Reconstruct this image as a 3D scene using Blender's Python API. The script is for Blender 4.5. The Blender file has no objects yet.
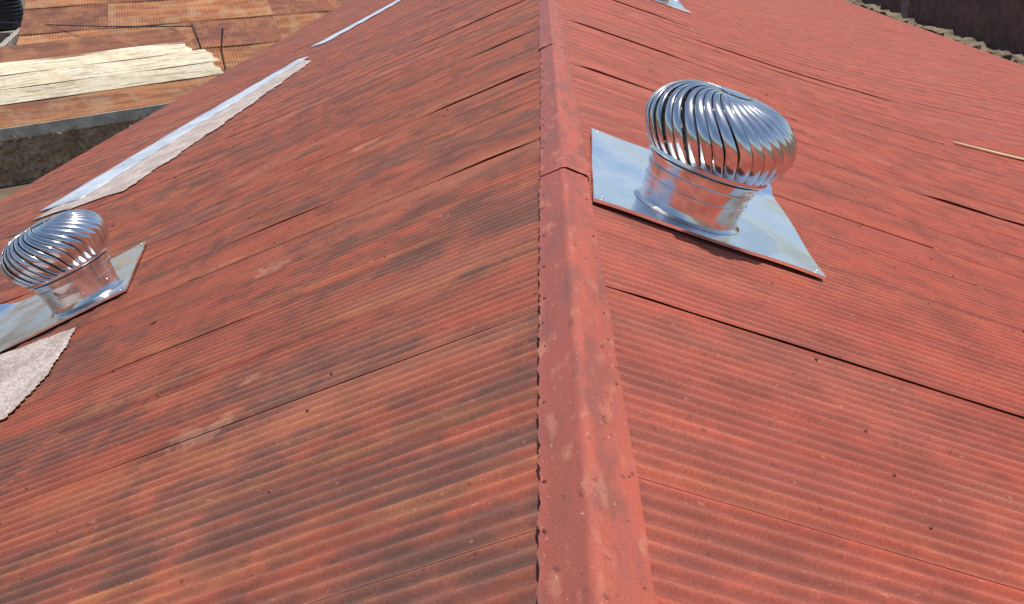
import bpy, bmesh, math, random
import numpy as np
from mathutils import Vector, Matrix
R=math.radians
rnd=random.Random(7); rng=np.random.default_rng(5)
sc=bpy.context.scene
sc.view_settings.view_transform='Standard'; sc.view_settings.look='None'; sc.view_settings.exposure=0

# ------------------------------------------------------------ node helper
class M:
    def __init__(s,name):
        s.m=bpy.data.materials.new(name); s.m.use_nodes=True; s.t=s.m.node_tree; s.n=s.t.nodes; s.l=s.t.links
        s.b=s.n['Principled BSDF']
    def put(s,sock,v):
        if isinstance(v,bpy.types.NodeSocket): s.l.new(v,sock)
        elif isinstance(v,(tuple,list)) and sock.type=='RGBA' and len(v)==3: sock.default_value=(*v,1)
        else: sock.default_value=v
    def math(s,op,a,b=0.0,c=None,clamp=False):
        n=s.n.new('ShaderNodeMath'); n.operation=op; n.use_clamp=clamp
        s.put(n.inputs[0],a); s.put(n.inputs[1],b)
        if c is not None: s.put(n.inputs[2],c)
        return n.outputs[0]
    def mul(s,a,b): return s.math('MULTIPLY',a,b)
    def add(s,a,b): return s.math('ADD',a,b)
    def ramp(s,x,a,b,c=0.0,d=1.0):
        n=s.n.new('ShaderNodeMapRange'); n.interpolation_type='SMOOTHSTEP'
        s.put(n.inputs[0],x)
        n.inputs[1].default_value=a; n.inputs[2].default_value=b; n.inputs[3].default_value=c; n.inputs[4].default_value=d
        return n.outputs[0]
    def mix(s,f,a,b,mode='MIX'):
        n=s.n.new('ShaderNodeMix'); n.data_type='RGBA'; n.blend_type=mode
        s.put(n.inputs[0],f); s.put(n.inputs[6],a); s.put(n.inputs[7],b); return n.outputs[2]
    def comb(s,x,y,z):
        n=s.n.new('ShaderNodeCombineXYZ'); s.put(n.inputs[0],x); s.put(n.inputs[1],y); s.put(n.inputs[2],z); return n.outputs[0]
    def sep(s,v):
        n=s.n.new('ShaderNodeSeparateXYZ'); s.l.new(v,n.inputs[0]); return n.outputs
    def attr(s,name):
        n=s.n.new('ShaderNodeAttribute'); n.attribute_name=name; return n
    def obj(s):
        return s.n.new('ShaderNodeTexCoord').outputs['Object']
    def noise(s,vec,scale=1.0,detail=3,rough=.55,dist=0.0):
        n=s.n.new('ShaderNodeTexNoise'); s.l.new(vec,n.inputs['Vector'])
        n.inputs['Scale'].default_value=scale; n.inputs['Detail'].default_value=detail; n.inputs['Roughness'].default_value=rough; n.inputs['Distortion'].default_value=dist
        return n.outputs[0]
    def vor(s,vec,scale=1.0):
        n=s.n.new('ShaderNodeTexVoronoi'); s.l.new(vec,n.inputs['Vector']); n.inputs['Scale'].default_value=scale; return n.outputs
    def bump(s,h,strength=.3,dist=.01):
        n=s.n.new('ShaderNodeBump'); n.inputs['Strength'].default_value=strength; n.inputs['Distance'].default_value=dist
        s.l.new(h,n.inputs['Height']); s.l.new(n.outputs[0],s.b.inputs['Normal'])
    def out(s,col,rough=.6,metal=0.0,spec=.5):
        s.put(s.b.inputs['Base Color'],col); s.put(s.b.inputs['Roughness'],rough); s.put(s.b.inputs['Metallic'],metal)
        s.b.inputs['Specular IOR Level'].default_value=spec
        return s.m

# ------------------------------------------------------------ roof profile
VV=np.linspace(0,30,3001)
def prof(side):
    if side<0: a=np.radians(20.6-4.1*np.clip((VV-4.5)/4,0,1))
    else: a=np.radians(20.6-7.1*np.clip((VV-3.5)/5.5,0,1))
    x=np.concatenate([[0],np.cumsum(np.cos(a[:-1])*0.01)]); z=-np.concatenate([[0],np.cumsum(np.sin(a[:-1])*0.01)])
    return a,x,z
PR={-1:prof(-1),1:prof(1)}
def pos(side,u,v,z):
    a,x,zz=PR[side]; v=np.asarray(v,float); u=np.asarray(u,float)
    an=np.interp(v,VV,a); X=np.interp(v,VV,x)+np.sin(an)*z; Z=np.interp(v,VV,zz)+np.cos(an)*z
    return np.stack(np.broadcast_arrays(side*X,u,Z),-1)
VE={-1:12.75,1:18.6}
Y0,Y1=-3.0,78.0
PITCH=0.0765; SW=PITCH*10; AMP=0.0095

def mesh_obj(name,verts,faces,mat=None,smooth=False,attrs=None,parent=None):
    me=bpy.data.meshes.new(name)
    verts=np.asarray(verts,dtype=np.float32)
    if isinstance(faces,np.ndarray):
        me.vertices.add(len(verts)); me.vertices.foreach_set('co',verts.ravel())
        nf=len(faces); me.loops.add(nf*4); me.loops.foreach_set('vertex_index',faces.astype(np.int32).ravel())
        me.polygons.add(nf); me.polygons.foreach_set('loop_start',np.arange(0,nf*4,4,dtype=np.int32))
        me.update(calc_edges=True)
    else:
        me.from_pydata([tuple(map(float,v)) for v in verts],[],faces)
    if smooth: me.polygons.foreach_set('use_smooth',np.ones(len(me.polygons),dtype=bool))
    if attrs:
        for k,(typ,dat) in attrs.items():
            at=me.attributes.new(k,typ,'POINT')
            at.data.foreach_set('vector' if typ=='FLOAT_VECTOR' else 'value',np.asarray(dat,dtype=np.float32).ravel())
    me.update(); me.validate()
    ob=bpy.data.objects.new(name,me); sc.collection.objects.link(ob)
    if mat: me.materials.append(mat)
    if parent: ob.parent=parent
    return ob
def grid_faces(nv,nu,flip=False):
    i=np.arange(nv-1)[:,None]*nu+np.arange(nu-1)[None]; i=i.ravel()
    f=np.stack([i,i+1,i+nu+1,i+nu],-1)
    return f[:,::-1] if flip else f
def empty(name,loc=(0,0,0)):
    e=bpy.data.objects.new(name,None); e.location=loc; sc.collection.objects.link(e); return e
def wob(x,seed,freq=1.0):
    r=np.random.default_rng(int(seed)+5000); s=0
    for k in range(4):
        s=s+np.sin(np.asarray(x)*freq*(1.0+k*.93)+r.uniform(0,6.28))*r.uniform(.3,1)/(1+k*.6)
    return s/2.0

# ------------------------------------------------------------ materials
def roof_mat(side):
    W=side<0
    m=M('painted_corrugated_iron_'+('west' if W else 'east'))
    u,v,z=m.sep(m.attr('rc').outputs['Vector']); sh=m.attr('sheet').outputs['Fac']
    def nz(su,sv,seed,detail=2,rough=.55,per_sheet=0.0):
        w=m.add(m.mul(sh,per_sheet),seed) if per_sheet else float(seed)
        return m.noise(m.comb(m.mul(u,su),m.mul(v,sv),w),1.0,detail,rough)
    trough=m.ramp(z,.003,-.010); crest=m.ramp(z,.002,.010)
    n1=nz(5,.5,1,1); n2=nz(1.0,.45,3,3); fine=nz(15,2.6,5,3); med=nz(8,1.4,8,1)
    if W:
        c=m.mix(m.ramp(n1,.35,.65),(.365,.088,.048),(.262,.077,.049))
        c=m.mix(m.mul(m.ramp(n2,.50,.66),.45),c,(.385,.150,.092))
    else:
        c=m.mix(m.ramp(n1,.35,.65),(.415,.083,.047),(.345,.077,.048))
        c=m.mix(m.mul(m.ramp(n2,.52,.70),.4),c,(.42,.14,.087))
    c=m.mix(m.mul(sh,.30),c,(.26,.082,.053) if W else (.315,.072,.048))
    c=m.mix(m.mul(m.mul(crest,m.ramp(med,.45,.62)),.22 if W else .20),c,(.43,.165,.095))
    # grime: broad blotches, broken by finer grain, strongest in the troughs
    mot=nz(3.4,2.6,13,4,.65)
    big=m.ramp(m.add(m.mul(nz(1.1,.5,11,3,.62,1.0),.58),m.mul(mot,.42)),.46,.55)
    d=m.mul(big,m.ramp(fine,.34,.56,.2,1))
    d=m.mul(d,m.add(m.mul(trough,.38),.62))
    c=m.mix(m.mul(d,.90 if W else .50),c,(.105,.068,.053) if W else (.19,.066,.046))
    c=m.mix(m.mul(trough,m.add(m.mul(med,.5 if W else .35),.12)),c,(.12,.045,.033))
    o=m.mul(m.ramp(nz(4.6,.22,21,1,.5,5.0),.61,.68),m.ramp(fine,.40,.58))
    c=m.mix(m.mul(o,.42 if W else .22),c,(.42,.155,.065))
    if W:
        wv=m.mul(m.math('SUBTRACT',n2,.5),.10); br=m.ramp(nz(9,1.5,63,2),.40,.58,.0,1)
        uu=m.add(u,wv)
        for (uc,w,vm,st) in [(2.64,.028,6,.7),(3.32,.018,5,.3),(4.62,.022,5,.4),(5.37,.028,3.6,.5),(6.9,.03,7,.4),(8.4,.04,8,.4),(10.6,.04,9,.35)]:
            dd=m.math('ABSOLUTE',m.math('SUBTRACT',uu,uc))
            k=m.mul(m.mul(m.ramp(dd,w*1.5,w*.4),br),m.ramp(v,vm,vm*.7))
            c=m.mix(m.mul(k,st),c,(.45,.17,.07))
        en=m.mul(m.math('SUBTRACT',nz(11,8,70,3,.65),.5),5.5)
        for (uc,vc,ru,rv) in [(6.2,2.3,.13,.15),(3.75,1.95,.12,.18),(4.2,1.8,.05,.10),(9.6,2.2,.12,.2)]:
            e=m.add(m.math('POWER',m.mul(m.math('SUBTRACT',u,uc),1/ru),2.0),m.math('POWER',m.mul(m.math('SUBTRACT',v,vc),1/rv),2.0))
            c=m.mix(m.mul(m.ramp(m.add(e,en),1.1,.2),.55),c,(.47,.22,.14))
    fr=nz(42,20,31,1)
    c=m.mix(m.mul(m.ramp(fr,.70,.78),.45),c,(.48,.24,.16))
    c=m.mix(m.mul(m.ramp(fr,.30,.22),.6),c,(.10,.037,.028))
    g=nz(120,90,41,1,.7)
    c=m.mix(1.0,c,m.mix(g,(.64,.64,.64),(1.36,1.36,1.36)),'MULTIPLY')
    c=m.mix(1.0,c,m.mix(m.ramp(mot,.3,.7),(1.14,1.12,1.10),(.84,.86,.88)),'MULTIPLY')
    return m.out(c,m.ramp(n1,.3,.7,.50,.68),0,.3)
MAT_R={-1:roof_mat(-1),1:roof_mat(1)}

def capmat():
    m=M('painted_ridge_flashing'); P=m.obj(); x,y,z=m.sep(P)
    def nz(sx,sy,seed,d=2): return m.noise(m.comb(m.mul(x,sx),m.mul(y,sy),float(seed)),1,d)
    n7=nz(9,2.2,7,4)
    c=m.mix(m.ramp(nz(10,1,1),.35,.65),(.41,.088,.052),(.335,.080,.050))
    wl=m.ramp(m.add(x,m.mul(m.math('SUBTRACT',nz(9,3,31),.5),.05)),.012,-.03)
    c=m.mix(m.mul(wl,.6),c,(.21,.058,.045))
    c=m.mix(m.mul(m.ramp(n7,.48,.64),.6),c,(.19,.066,.05))
    c=m.mix(m.mul(m.ramp(nz(16,5,17,4),.54,.68),.4),c,(.46,.20,.12))
    c=m.mix(m.mul(m.ramp(nz(60,30,9,2),.66,.74),.6),c,(.52,.27,.2))
    c=m.mix(m.mul(m.ramp(nz(24,14,15,2),.63,.74),.7),c,(.13,.04,.03))
    g=nz(140,120,5,1)
    c=m.mix(1.0,c,m.mix(g,(.66,.66,.66),(1.34,1.34,1.34)),'MULTIPLY')
    m.bump(nz(12,4,22),.35,.010)
    return m.out(c,.55,0,.35)
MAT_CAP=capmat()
def simple(name,c1,c2,sc_=5,rough=.7,metal=0,bump=.3,bd=.02,lo=.35,hi=.65,det=3,spec=.4):
    m=M(name); n=m.noise(m.obj(),sc_,det,.6)
    n2=m.noise(m.obj(),sc_*6,2,.6)
    c=m.mix(m.ramp(n,lo,hi),c1,c2); c=m.mix(1.0,c,m.mix(n2,(.75,.75,.75),(1.25,1.25,1.25)),'MULTIPLY')
    m.bump(m.add(n,m.mul(n2,.4)),bump,bd); return m.out(c,rough,metal,spec)
def chrome():
    m=M('polished_aluminium'); P=m.obj(); n=m.noise(P,6,2)
    m.bump(n,.12,.02)
    return m.out(m.mix(m.ramp(n,.3,.7),(.60,.60,.61),(.84,.835,.83)),m.ramp(n,.3,.7,.09,.19),1.0)
MAT_CH=chrome()
def galv():
    m=M('galvanised_sheet'); P=m.obj(); n=m.noise(P,3,2)
    m.bump(n,.14,.04)
    c=m.mix(m.ramp(m.noise(P,14,3),.5,.8),(.94,.96,.98),(.82,.85,.88))
    return m.out(c,m.ramp(n,.3,.7,.18,.32),1.0)
MAT_GV=galv()
MAT_RIV=simple('painted_screw',(.30,.07,.045),(.16,.055,.035),20,.6)
MAT_FLASH=simple('weathered_pale_flashing',(.62,.68,.74),(.46,.50,.55),1.2,.45,.3,.1)
def grit():
    m=M('gritty_bitumen_felt'); P=m.obj(); n=m.noise(P,2.5,4,.6); g=m.noise(P,38,3,.75)
    c=m.mix(m.ramp(n,.35,.65),(.50,.42,.38),(.37,.30,.265)); c=m.mix(1.0,c,m.mix(m.ramp(g,.3,.7),(.55,.55,.55),(1.4,1.4,1.4)),'MULTIPLY')
    m.bump(g,.6,.01); return m.out(c,.95,0,.2)
MAT_GRIT=grit()

# ------------------------------------------------------------ house with corrugated roof
house=empty('corrugated_roof_house')
SEAM0={-1:3.70-SW*9,1:3.95-SW*9}
LIFT={-1:{9:(0.3,2.6,.004),13:(.15,1.1,.016),17:(.15,1.6,.022),11:(2.0,3.4,.006),21:(.2,1.3,.018),27:(.2,2.5,.02)},
       1:{9:(.1,4.5,.011),17:(.2,1.35,.024),16:(4.0,6.8,.026),22:(.2,2.2,.022),27:(3.0,7.0,.022),30:(1,3,.03)}}
def build_slope(side):
    V=[];F=[];RC=[];SH=[];off=0
    k0=int(math.floor((Y0-SEAM0[side])/SW)); k1=int(math.ceil((Y1-SEAM0[side])/SW))
    rows=[]; v=0.03
    while v<VE[side]-.5:
        L=3.05; rows.append((v,min(v+L+.12,VE[side]))); v+=L
    for k in range(k0,k1):
        ua=SEAM0[side]+k*SW
        near=-.5<ua<15; ppw=12 if near else 6
        sheetcol=rnd.random()
        for ri,(va,vb) in enumerate(rows):
            jit=rnd.uniform(-.05,.05) if ri<len(rows)-1 else rnd.uniform(-.04,.03)
            vb2=vb+jit
            nu=int(10.55*ppw)+1; nv=30 if near else 8
            lu=np.linspace(0,SW+PITCH*.55,nu); lv=np.linspace(va,vb2,nv)
            LU,LV=np.meshgrid(lu,lv)
            U=ua+LU
            z=AMP*np.cos(2*np.pi*LU/PITCH)*(1+.12*wob(LU,k*3+ri+40,9.0))
            z=z+.0012*(1-LU/SW)
            z=z+.004*(LV-va)/(vb-va)
            z=z+.0045*wob(LV,k*7+ri+100,1.7)*np.sin(np.pi*np.clip(LU/SW,0,1))+.006*wob(U*1.0,ri+3,.8)
            lip=.0002+.0010*np.clip(wob(LV,k*31+ri*5+11,2.3),0,1)
            if k in LIFT[side]:
                a,b,h=LIFT[side][k]; w=np.clip((LV-a)/.25,0,1)*np.clip((b-LV)/.5,0,1)
                lip=lip+h*w*(.75+.25*wob(LV,k,5))
            elif rnd.random()<.06:
                a=rnd.uniform(va,vb); lip=lip+rnd.uniform(.004,.012)*np.exp(-((LV-a)/.4)**2)
            z=z+lip*np.exp(-LU/.07)
            if near and rnd.random()<.6:
                du,dv=rnd.uniform(.1,.6),rnd.uniform(va,vb)
                z=z-.006*np.exp(-((LU-du)/.08)**2-((LV-dv)/.18)**2)
            z=z+.003*np.exp(-(vb2-LV)/.05)*(rnd.random())
            skew=rnd.uniform(-.004,.004)
            P=pos(side,U+skew*(LV-va),LV,z)
            V.append(P.reshape(-1,3)); RC.append(np.stack([U,LV,AMP*np.cos(2*np.pi*LU/PITCH)],-1).reshape(-1,3))
            SH.append(np.full(P.shape[0]*P.shape[1],(sheetcol*.5+rnd.random()*.5)))
            F.append(grid_faces(nv,nu,flip=(side>0))+off); off+=nu*nv
    return mesh_obj('roof_sheets_'+('west' if side<0 else 'east'),np.concatenate(V),np.concatenate(F),MAT_R[side],True,
        {'rc':('FLOAT_VECTOR',np.concatenate(RC)),'sheet':('FLOAT',np.concatenate(SH))},house)
for s in (-1,1): build_slope(s)

def build_cap():
    V=[];F=[];off=0
    ln=5.2; y=5.75-ln*2
    k=0
    while y<Y1:
        near=y<16
        ny=170 if near else 16
        yy=np.linspace(y-.06,y+ln+.07,ny)
        sx=rnd.uniform(-.008,.008); wl=.150+rnd.uniform(-.005,.006); wr=.152+rnd.uniform(-.006,.006)
        prof_=[(-1,wl+.001,.004),(-1,wl*.93,.001),(-1,wl*.8,.002),(-1,wl*.5,.003),(-1,.045,.003),(-1,.014,.004),(-1,.004,.0055),(1,.004,.0055),(1,.014,.004),(1,.045,.002),(1,wr*.5,-.001),(1,wr*.8,-.005),(1,wr+.001,-.010),(1,wr,-.015)]
        rows=[]
        for yi,Y in enumerate(yy):
            lift=.004*(1-(Y-y)/ln)+.004*math.exp(-abs(Y-y+.06)/.08)
            row=[]
            tooth=.004*math.cos(2*math.pi*(Y-SEAM0[-1])/PITCH)
            for j,(sd,v,h) in enumerate(prof_):
                edge=v>.1; le=(sd<0 and v>.145)
                vv=v+((.006*float(wob(Y,k*3+sd+5,5.0))+(.004*math.sin(Y*41)+.003*math.sin(Y*97) if le else 0)) if edge else 0)
                hh=.027+h+lift+(.005*float(wob(Y,k*5+sd+9,3.0)) if edge else .003*float(wob(Y,k+77,2.0)))+(tooth if le else 0)
                p=np.array(pos(sd,Y,vv,hh)).reshape(3); p[0]+=sx; row.append(p)
            rows.append(row)
        A=np.array(rows); n=A.shape[1]
        V.append(A.reshape(-1,3)); F.append(grid_faces(ny,n,False)+off); off+=ny*n
        y+=ln; k+=1
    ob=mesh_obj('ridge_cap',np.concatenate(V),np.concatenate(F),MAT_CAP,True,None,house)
    md=ob.modifiers.new('e','EDGE_SPLIT'); md.split_angle=R(38)
build_cap()

def build_screws():
    V=[];F=[]
    def screw(side,u,v,z,r=.011):
        a=float(np.interp(v,VV,PR[side][0])); nrm=np.array([side*math.sin(a),0,math.cos(a)]); t1=np.array([side*math.cos(a),0,-math.sin(a)]); t2=np.array([0,1,0])
        c=np.array(pos(side,u,v,z)).reshape(3); b=len(V)
        for (rr,hh) in [(r,0),(r*1.0,.002),(r*.55,.003),(r*.5,.007),(r*.25,.008)]:
            for i in range(8):
                q=i*math.pi/4; V.append(c+t1*rr*math.cos(q)+t2*rr*math.sin(q)+nrm*hh)
        for l in range(4):
            for i in range(8):
                F.append((b+l*8+i,b+l*8+(i+1)%8,b+l*8+8+(i+1)%8,b+l*8+8+i))
        F.append(tuple(b+32+i for i in range(8)))
    for side in (-1,1):
        y=.6
        while y<22:
            screw(side,y+rnd.uniform(-.03,.03),.128+rnd.uniform(-.008,.004),.030 if side<0 else .021,.009); y+=rnd.choice([.23,.38,.46,.62])
        for vr in (1.25,2.45,3.0,4.4,5.6,7.2,8.8):
            y=.5
            while y<20:
                uu=SEAM0[side]+round((y-SEAM0[side])/PITCH)*PITCH
                if rnd.random()<.5: screw(side,uu,vr+rnd.uniform(-.05,.05),.0110,.009)
                y+=PITCH*4
    mesh_obj('roof_screws',np.array(V),F,MAT_RIV,True,None,house)
build_screws()

MAT_PLASTER=simple('old_plaster',(.42,.36,.28),(.30,.25,.19),1.5,.9)
GZ=-8.2
def box(name,x0,x1,y0,y1,z0,z1,mat,parent=None,bev=0.02):
    bm=bmesh.new(); bmesh.ops.create_cube(bm,size=1)
    for v in bm.verts: v.co=Vector(((x0+x1)/2+v.co.x*(x1-x0),(y0+y1)/2+v.co.y*(y1-y0),(z0+z1)/2+v.co.z*(z1-z0)))
    if bev: bmesh.ops.bevel(bm,geom=bm.edges[:],offset=bev,segments=1,affect='EDGES')
    me=bpy.data.meshes.new(name); bm.to_mesh(me); bm.free(); me.materials.append(mat)
    ob=bpy.data.objects.new(name,me); sc.collection.objects.link(ob)
    if parent: ob.parent=parent
    return ob
XL=float(pos(-1,0,VE[-1],0)[0]); ZL=float(pos(-1,0,VE[-1],0)[2]); XR=float(pos(1,0,VE[1],0)[0]); ZR=float(pos(1,0,VE[1],0)[2])
def house_walls():
    y0,y1=Y0+.4,Y1-.6; x0,x1=XL+.5,XR-.5
    pts=[(x0,GZ),(x1,GZ),(x1,ZR-.0),(0,-.35),(x0,ZL-.0)]
    V=[(x,y,z) for y in (y0,y1) for x,z in pts]
    F=[(0,1,2,3,4),(9,8,7,6,5),(0,5,6,1),(1,6,7,2),(4,9,5,0)]
    mesh_obj('walls',np.array(V),F,MAT_PLASTER,False,None,house)
house_walls()

def ribbon(name,side,A,B,lift,mat,na=60,nb=8,rag=0.0,seed=0,wave=.004):
    A=np.array(A,float);B=np.array(B,float)
    t=np.linspace(0,1,na)
    def samp(Q):
        d=np.concatenate([[0],np.cumsum(np.linalg.norm(np.diff(Q,axis=0),axis=1))]); d/=d[-1]
        return np.stack([np.interp(t,d,Q[:,0]),np.interp(t,d,Q[:,1])],-1)
    a=samp(A);b=samp(B)
    r=np.random.default_rng(seed)
    if rag:
        b[:,0]+=rag*(wob(b[:,1],seed,3)+.6*wob(b[:,1],seed+4,11)+.10*r.normal(size=na)); a[:,0]+=rag*.4*wob(a[:,1],seed+1,6)
    s=np.linspace(0,1,nb)[:,None,None]
    G=a[None]*(1-s)+b[None]*s
    if rag:
        e=rag*wob(np.linspace(0,6,nb),seed+8,2.0); G[:,0,1]+=e; G[:,-1,1]+=rag*wob(np.linspace(0,6,nb),seed+9,2.5)
    P=pos(side,G[...,1],G[...,0],lift+wave*np.cos((G[...,1]-SEAM0[side])*2*np.pi/PITCH))
    ob=mesh_obj(name,P.reshape(-1,3),grid_faces(nb,na),mat,True,None,house)
    md=ob.modifiers.new('s','SOLIDIFY'); md.thickness=.006; md.offset=-1
    return ob
ribbon('pale_flashing_strip',-1,[(9.55,15.1),(8.98,20.8),(7.95,28.0)],[(8.6,14.9),(8.2,20.3),(7.45,27.4)],.036,MAT_FLASH)
ribbon('pale_flashing_strip_upper',-1,[(8.4,31.1),(6.5,39.8),(5.6,44)],[(7.75,30.7),(5.85,39.4),(5.1,43.6)],.036,MAT_FLASH)
ribbon('felt_patch_strip',-1,[(9.3,14.4),(8.55,20.6),(7.6,27.2)],[(7.4,14.2),(7.1,18.4),(6.9,25.6)],.028,MAT_GRIT,160,10,.10,4)
ribbon('felt_patch',-1,[(6.1,5.2),(5.9,6.95)],[(3.96,5.1),(3.98,5.7),(4.10,6.25),(4.30,6.75)],.020,MAT_GRIT,140,24,.045,9,.0025)
ribbon('timber_batten_repair',1,[(6.6,14.2),(8.6,14.25)],[(6.6,14.33),(8.6,14.38)],.04,simple('pale_yellow_strip',(.55,.44,.24),(.44,.33,.18),4),30,3)

# ------------------------------------------------------------ turbine ventilators
def turbine(side,u,v,rotz=0.0,spin=0.0,dv=(-.62,.85),du=(-.32,1.35)):
    root=empty('turbine_roof_ventilator')
    a=float(np.interp(v,VV,PR[side][0])); c=np.array(pos(side,u,v,.02)).reshape(3)
    X=Vector((side*math.cos(a),0,-math.sin(a))); Zv=Vector((side*math.sin(a),0,math.cos(a))); Y=Zv.cross(X)
    Mx=Matrix((X,Y,Zv)).transposed().to_4x4(); Mx.translation=Vector(c)
    root.matrix_world=Mx@Matrix.Rotation(rotz,4,'Z')
    ys=1 if Y.y>0 else -1
    def rev(name,pr,mat,n=64):
        V=[];F=[]
        for r_,z_ in pr:
            for i in range(n):
                q=2*math.pi*i/n; V.append((r_*math.cos(q),r_*math.sin(q),z_))
        for l in range(len(pr)-1):
            for i in range(n): F.append((l*n+i,l*n+(i+1)%n,(l+1)*n+(i+1)%n,(l+1)*n+i))
        ob=mesh_obj(name,np.array(V),F,mat,True,None,root)
        md=ob.modifiers.new('e','EDGE_SPLIT'); md.split_angle=R(40); return ob
    x0,x1=dv; y0,y1=(du[0],du[1]) if ys>0 else (-du[1],-du[0])
    nx,ny=36,36
    gx=np.linspace(x0,x1,nx); gy=np.linspace(y0,y1,ny); GX,GY=np.meshgrid(gx,gy)
    rr=np.sqrt(GX**2+GY**2)
    yf=(y1 if ys>0 else y0)
    GZ_=.026+np.clip((rr-.35)/.3,0,1)*(.010*np.sin(GX*3.1+1)*np.cos(GY*2.7)+.005*np.sin(GX*6+GY*5)+.004)
    GZ_=GZ_+.075*np.exp(-((GX-x1+.12)/.14)**2-((GY-yf)/.09)**2)
    P=np.stack([GX,GY,GZ_],-1)
    V=list(P.reshape(-1,3)); F=[tuple(int(q) for q in f) for f in grid_faces(ny,nx)]
    ring=[(0,i) for i in range(nx)]+[(j,nx-1) for j in range(1,ny)]+[(ny-1,i) for i in range(nx-2,-1,-1)]+[(j,0) for j in range(ny-2,0,-1)]
    b=len(V)
    for (j,i) in ring: p=P[j,i]; V.append((p[0],p[1],p[2]-.020))
    n=len(ring)
    for q in range(n):
        j,i=ring[q]; j2,i2=ring[(q+1)%n]; F.append((j*nx+i,b+q,b+(q+1)%n,j2*nx+i2))
    ob=mesh_obj('base_plate',np.array([tuple(v) for v in V]),F,MAT_GV,True,None,root)
    md=ob.modifiers.new('e','EDGE_SPLIT'); md.split_angle=R(40)
    rev('throat',[(.355,.028),(.345,.034),(.330,.045),(.324,.075),(.322,.10),(.326,.165),(.334,.167),(.336,.185),(.328,.188),(.336,.245),(.346,.247),(.349,.267),(.339,.271),(.350,.315),(.366,.32),(.370,.332),(.355,.338)],MAT_CH)
    rev('lower_ring',[(.34,.350),(.385,.346),(.394,.354),(.394,.374),(.384,.380),(.35,.376)],MAT_CH)
    rev('inner_shaft',[(.02,.1),(.02,.79)],MAT_CH,12)
    rev('top_cap',[(.088,.792),(.092,.799),(.07,.808),(.03,.812),(.001,.813)],MAT_CH)
    N=34; V=[];F=[]; nt=32; ns=8; Dl=2*math.pi/N
    vr=random.Random(int(u*10))
    for k in range(N):
        b=len(V); j1=vr.uniform(-.025,.025); j2=vr.uniform(-.003,.003)
        for ti in range(nt):
            t=ti/(nt-1)
            th=math.radians(87-t*137)
            ct,st=math.cos(th),math.sin(th)
            r0=.062+.398*(max(ct,0)**.85); z0=.545+(.248 if st>0 else .215)*st
            if t>.62:
                w=(t-.62)/.38; w=w*w*(3-2*w); r0=r0*(1-w)+.378*w; z0=z0*(1-w)+.368*w
            bulge=math.sin(math.pi*t)**.6 if 0<t<1 else 0
            ang=k*Dl+spin+1.15*t+(.20+j1)*math.sin(math.pi*t)
            amp=min(1,r0/.25)
            for si in range(ns):
                s=si/(ns-1)
                h=(.034*s - .016 + j2 + .017*math.sin(math.pi*s))*bulge*amp
                aa=ang+(s-.5)*Dl*1.25
                r_=r0+h*max(ct,.25); zz=z0+h*st
                V.append((r_*math.cos(aa),r_*math.sin(aa),zz))
        for ti in range(nt-1):
            for si in range(ns-1):
                q=b+ti*ns+si; F.append((q,q+1,q+ns+1,q+ns))
    ob=mesh_obj('vanes',np.array(V),F,MAT_CH,True,None,root)
    md=ob.modifiers.new('s','SOLIDIFY'); md.thickness=.0025; md.offset=0
    V=[];F=[]
    def dome(c,nv,r):
        b=len(V); nv=Vector(nv).normalized(); t1=nv.orthogonal().normalized(); t2=nv.cross(t1)
        for rr,hh in ((r,0),(r*.7,r*.5),(r*.2,r*.7)):
            for i in range(8):
                q=i*math.pi/4; V.append(tuple(Vector(c)+t1*rr*math.cos(q)+t2*rr*math.sin(q)+nv*hh))
        for l in range(2):
            for i in range(8): F.append((b+l*8+i,b+l*8+(i+1)%8,b+l*8+8+(i+1)%8,b+l*8+8+i))
        F.append(tuple(b+16+i for i in range(8)))
    for i in range(8):
        q=i*2*math.pi/8+.2; dome((.325*math.cos(q),.325*math.sin(q),.13),(math.cos(q),math.sin(q),0),.007)
    for (sx_,sy_) in ((0,0),(1,0),(0,1),(1,1)):
        dome((x0+.05+(x1-x0-.1)*sx_,y0+.05+(y1-y0-.1)*sy_,.034),(0,0,1),.009)
    mesh_obj('rivets',np.array(V),F,MAT_GV,True,None,root)
    return root
t1=turbine(1,5.60,.81,R(-2.5),0.1,dv=(-.63,.84),du=(-.45,1.38))
t2=turbine(-1,7.60,4.62,R(19),0.5,dv=(-.42,1.35),du=(-.46,1.50))
t3=turbine(1,25.0,3.0,0,0.9,dv=(-.7,.8),du=(-1.0,.9))

# ------------------------------------------------------------ ground
MAT_G=simple('dry_earth',(.18,.115,.075),(.10,.07,.048),.5,.95,0,.5,.1)
bm=bmesh.new(); bmesh.ops.create_grid(bm,x_segments=60,y_segments=60,size=600)
me=bpy.data.meshes.new('ground'); bm.to_mesh(me); bm.free(); me.materials.append(MAT_G)
g=bpy.data.objects.new('ground',me); g.location=(0,100,GZ); sc.collection.objects.link(g)

# ------------------------------------------------------------ neighbouring roofs
def rustmat(name,c1,c2,c3,amt=.5):
    m=M(name); P=m.obj(); x,y,z=m.sep(P)
    rv=m.n.new('ShaderNodeObjectInfo').outputs['Random']
    def nz(sx,sy,seed,d=3): return m.noise(m.comb(m.mul(x,sx),m.mul(y,sy),m.add(m.mul(rv,40.0),float(seed))),1,d,.6)
    c=m.mix(m.ramp(nz(.35,1.6,1),.4,.6),c1,c2)
    c=m.mix(m.mul(m.ramp(nz(1.2,.5,5),.48,.62),amt),c,c3)
    c=m.mix(m.mul(m.ramp(nz(.6,6,8),.52,.66),.5),c,(.11,.055,.035))
    g=nz(9,9,3); c=m.mix(1.0,c,m.mix(g,(.65,.65,.65),(1.35,1.35,1.35)),'MULTIPLY')
    c=m.mix(1.0,c,m.mix(rv,(.80,.80,.80),(1.12,1.12,1.12)),'MULTIPLY')
    return m.out(c,.75,0,.3)
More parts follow.
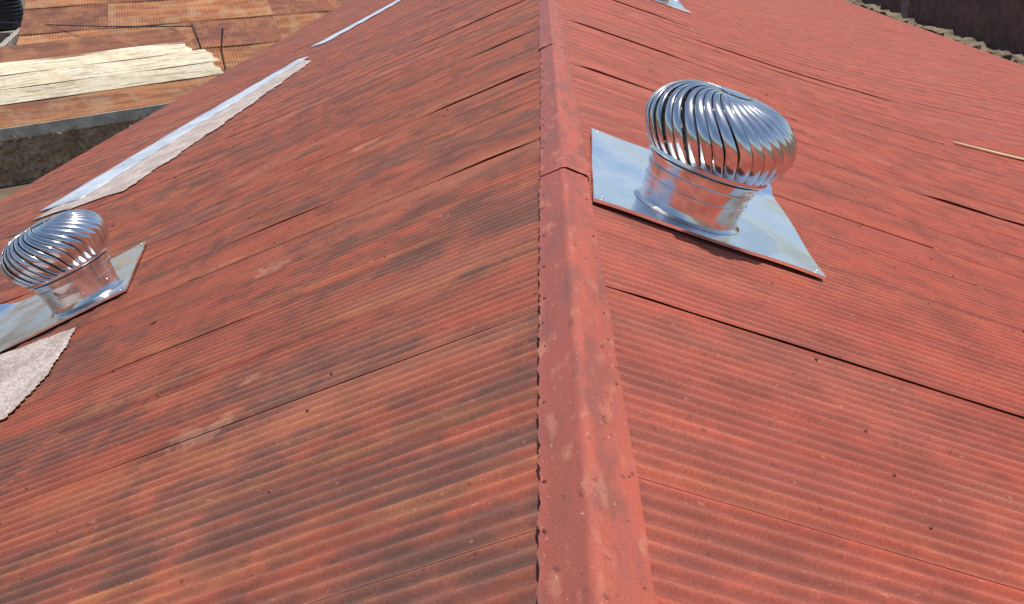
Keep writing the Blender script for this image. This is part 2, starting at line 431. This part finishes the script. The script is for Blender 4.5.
RUST=rustmat('rusted_iron',(.45,.19,.075),(.29,.105,.045),(.42,.27,.16))
RUST2=rustmat('dark_rusted_iron',(.28,.10,.05),(.17,.066,.04),(.40,.18,.08))
CREAM=rustmat('cream_translucent_sheet',(.74,.67,.50),(.66,.57,.40),(.48,.32,.19),.35)
def sheet(name,O,e1,e2,L,W,mat,parent,pitch=.13,amp=.02,rag=.05,along='e1',seed=1):
    e1=Vector(e1);e2=Vector(e2);n=e1.cross(e2).normalized()
    if n.z<0:n=-n
    if along=='e1': na,nb=max(2,int(L/1.0)),int(W/pitch*6)
    else: na,nb=int(L/pitch*6),max(2,int(W/1.0))
    V=[]
    for j in range(nb+1):
        b=W*j/nb; ea=rag*math.sin(j*.13+seed)
        for i in range(na+1):
            a_=L*i/na; ph=(b if along=='e1' else a_)
            h=amp*math.sin(2*math.pi*ph/pitch)+.03*math.sin(a_*1.1+seed)*math.sin(b*.9)
            a2=a_+(ea if i==na else 0)-(ea if i==0 else 0)
            V.append(Vector((a2,b,h)))
    M4=Matrix((e1.normalized(),n.cross(e1.normalized()),n)).transposed().to_4x4()
    if M4.col[1].to_3d().dot(e2)<0:
        V=[Vector((v.x,-v.y,v.z)) for v in V]
    ob=mesh_obj(name,np.array([tuple(v) for v in V]),grid_faces(nb+1,na+1),mat,True,None,None)
    M4.translation=Vector(O); ob.matrix_world=M4
    if parent: ob.parent=parent
    return ob
nb_=empty('neighbouring_house')
e1=Vector((-.80,-.60,0)); 
up=math.radians(9)
e2=Vector((-.60*math.cos(up),.80*math.cos(up),math.sin(up)))
O=Vector((-16.3,38.7,-6.0))-e1*4
sheet('rusty_front_sheets',O,e1,e2,14.5,2.9,RUST,nb_,seed=2)
sheet('cream_sheets',O+e2*2.8+e1*.3+Vector((0,0,.05)),e1,e2,13.0,2.0,CREAM,nb_,seed=3)
sheet('cream_sheets_middle',O+e2*4.7-e1*.1+Vector((0,0,.08)),e1,e2,12.0,2.0,CREAM,nb_,seed=7)
sheet('cream_sheets_upper',O+e2*6.6+e1*.5+Vector((0,0,.11)),e1,e2,9.0,1.8,CREAM,nb_,seed=5)
sheet('rusty_back_sheets',O+e2*8.1+Vector((0,0,.10)),e1,e2,10.5,3.0,RUST2,nb_,seed=4)
MAT_FAS=simple('weathered_fascia',(.56,.56,.46),(.40,.39,.31),2,.85)
def slab(name,A,B,z0,z1,th,mat,parent,rough_=0.0,seg=1,seed=0):
    A=Vector((*A,0));B=Vector((*B,0)); d=(B-A).normalized(); nn=Vector((-d.y,d.x,0)); L=(B-A).length
    r=random.Random(seed); V=[];F=[]; nz=max(2,int(seg*(z1-z0)/L)) if seg>1 else 1
    for s_ in (-.5,.5):
        for j in range(nz+1):
            for i in range(seg+1):
                o=r.uniform(-rough_,rough_); p=A+d*(L*i/seg)+nn*(th*s_+o); V.append((p.x,p.y,z0+(z1-z0)*j/nz+(r.uniform(-rough_,rough_) if j==nz else 0)))
    w=seg+1; h=(nz+1)*w
    for s_ in (0,1):
        for j in range(nz):
            for i in range(seg):
                q=s_*h+j*w+i; F.append((q,q+1,q+w+1,q+w) if s_==0 else (q,q+w,q+w+1,q+1))
    for i in range(seg):
        q=nz*w+i; F.append((q,q+1,h+q+1,h+q)); F.append((i,h+i,h+i+1,i+1))
    for j in range(nz):
        for i in (0,seg):
            q=j*w+i; F.append((q,q+w,h+q+w,h+q))
    return mesh_obj(name,np.array(V),F,mat,False,None,parent)
pa=O; pb=O+e1*14.5
slab('fascia',(pa.x+.06,pa.y-.08),(pb.x+.06,pb.y-.08),-6.40,-5.94,.06,MAT_FAS,nb_)
def rubble(name,k):
    m=M(name); P=m.obj(); vo=m.vor(P,3.2); n=m.noise(P,2,4,.65); n2=m.noise(P,14,3,.7)
    K=lambda c:tuple(x*k for x in c)
    c=m.mix(m.ramp(n,.35,.65),K((.46,.36,.23)),K((.28,.20,.13))); c=m.mix(m.ramp(vo[0],.05,.2,.7,0),c,K((.08,.06,.04)))
    c=m.mix(m.ramp(n2,.5,.68,0,.6),c,K((.54,.44,.29))); m.bump(m.add(n2,vo[0]),.9,.12); return m.out(c,.95,0,.2)
RUB=rubble('mud_and_stone',1.2); RUBD=rubble('dark_mud_and_stone',.62)
q=e2.copy(); q.z=0; q.normalize()
slab('mud_stone_wall',(pa.x+q.x*.05,pa.y+q.y*.05),(pb.x+q.x*.05,pb.y+q.y*.05),GZ-1,-6.28,.3,RUB,nb_,.09,110,3)
nb2=empty('rusty_roof_house')
up2=math.radians(12)
f1=Vector((-.93,-.36,0)); f2=Vector((-.36*math.cos(up2),.93*math.cos(up2),math.sin(up2)))
O2=Vector((-9.0,51.2,-6.6))
for i in range(4):
    for j in range(5):
        sheet('rusty_sheets',O2+f1*(i*4.7)+f2*(j*4.6)+Vector((0,0,.05*j+.02*(i%2))),f1,f2,4.8,4.8,[RUST,RUST2,RUST][(i*2+j*2)%3],nb2,pitch=.16,amp=.03,along='e2',seed=i*5+j)
a2=O2; b2=O2+f1*18.6
slab('walls',(a2.x,a2.y+.5),(b2.x,b2.y+.5),GZ-.5,-6.75,.3,MAT_PLASTER,nb2)
slab('boundary_wall',(-25.6,41.0),(-41.5,82),GZ-.5,-4.6,.35,simple('grey_render',(.40,.35,.29),(.28,.23,.19),2,.9),None,.04,80,5)
MAT_BLK=simple('black_polyethylene',(.02,.02,.022),(.035,.035,.035),3,.4)
def tank(loc):
    V=[];F=[];n=32
    pr=[(0.0,0),(1.0,0),(1.02,.1)]
    for k in range(8): pr+= [(1.05,.15+k*.2),(1.05,.25+k*.2),(1.0,.28+k*.2),(1.0,.32+k*.2)]
    pr+=[(.98,1.8),(.6,2.1),(.3,2.18),(.3,2.26),(.0,2.27)]
    for r_,z_ in pr:
        for i in range(n): V.append((r_*math.cos(2*math.pi*i/n),r_*math.sin(2*math.pi*i/n),z_))
    for l in range(len(pr)-1):
        for i in range(n): F.append((l*n+i,l*n+(i+1)%n,(l+1)*n+(i+1)%n,(l+1)*n+i))
    ob=mesh_obj('water_tank',np.array(V),F,MAT_BLK,True); ob.location=loc; ob.scale=(1.3,1.3,1.3)
tank((-39.6,69,-6.0))
def rod(name,pts,r,mat,parent=None):
    V=[];F=[];n=8
    for k,p in enumerate(pts):
        p=Vector(p); d=(Vector(pts[min(k+1,len(pts)-1)])-Vector(pts[max(k-1,0)])).normalized(); t1=d.orthogonal().normalized(); t2=d.cross(t1)
        for i in range(n):
            q=2*math.pi*i/n; V.append(tuple(p+t1*r*math.cos(q)+t2*r*math.sin(q)))
    for k in range(len(pts)-1):
        for i in range(n): F.append((k*n+i,k*n+(i+1)%n,(k+1)*n+(i+1)%n,(k+1)*n+i))
    return mesh_obj(name,np.array(V),F,mat,True,None,parent)
MT=simple('grey_timber',(.3,.26,.22),(.2,.17,.14),3,.9)
box('tank_platform',-42,-37.4,67,71,GZ,-6.02,MT)
rod('timber_pole',[(-18.2,49.0,-8),(-18.0,48.9,-5.5),(-18.3,48.8,-3.9)],.06,MT)
rod('timber_pole',[(-17.0,49.2,-8),(-17.1,49.1,-5.3),(-16.9,49.3,-4.2)],.05,MT)
cb=[(-18.3+(-26)*t,48.8+14*t,-4.0-1.4*t*(1-t)+.2*t) for t in np.linspace(0,1,20)]
rod('overhead_cable',cb,.03,MAT_BLK)
slab('rubble_wall',(XR+1.6,25),(XR+1.6,90),GZ-.5,ZR-.45,.6,RUBD,None,.16,160,8)
dk=empty('dark_brick_house')
BR=simple('dark_brick',(.20,.115,.09),(.12,.075,.06),1.3,.9,0,.6,.05)
slab('walls',(XR+9,45),(XR+9,100),GZ-.5,-2.5,.4,BR,dk,.03,80,2)
post=box('timber_post',XR+3.4,XR+3.75,57.8,58.1,GZ,-3.2,MT)
rod('overhead_cable',[(XR+8.5,50+10*t,-2.2-1.6*math.sin(math.pi*t)-1.5*t) for t in np.linspace(0,1,24)],.03,MAT_GV)

# ------------------------------------------------------------ light
S=Vector((.14,.20,.97)).normalized()
el=math.asin(S.z); az=math.atan2(S.x,S.y)
w=bpy.data.worlds.new('World'); sc.world=w; w.use_nodes=True; nt=w.node_tree
bg=nt.nodes['Background']; sk=nt.nodes.new('ShaderNodeTexSky'); sk.sky_type='NISHITA'; sk.sun_disc=False
sk.sun_elevation=el; sk.sun_rotation=az; sk.dust_density=1.2; sk.ozone_density=1.5
nt.links.new(sk.outputs[0],bg.inputs[0]); bg.inputs[1].default_value=.125
ld=bpy.data.lights.new('sun','SUN'); ld.energy=4.5; ld.angle=R(.5); ld.color=(1,.96,.89)
lo=bpy.data.objects.new('sun',ld); lo.rotation_euler=(-S).to_track_quat('-Z','Y').to_euler(); sc.collection.objects.link(lo)

# ------------------------------------------------------------ camera
f,p,psi,rho=919.0,R(24.01),R(2.68),R(-2.6)
Fw=Vector((-math.sin(psi)*math.cos(p),math.cos(psi)*math.cos(p),-math.sin(p)))
X=Vector((math.cos(psi),math.sin(psi),0)); U=X.cross(Fw)
X2=X*math.cos(rho)+U*math.sin(rho); U2=-X*math.sin(rho)+U*math.cos(rho)
cd=bpy.data.cameras.new('camera'); cd.sensor_width=36; cd.lens=f*36/1024; cd.clip_end=2000; cd.clip_start=.05
co=bpy.data.objects.new('camera',cd); Mc=Matrix((X2,U2,-Fw)).transposed().to_4x4(); Mc.translation=Vector((-.099,0,1.645))
co.matrix_world=Mc; sc.collection.objects.link(co); sc.camera=co
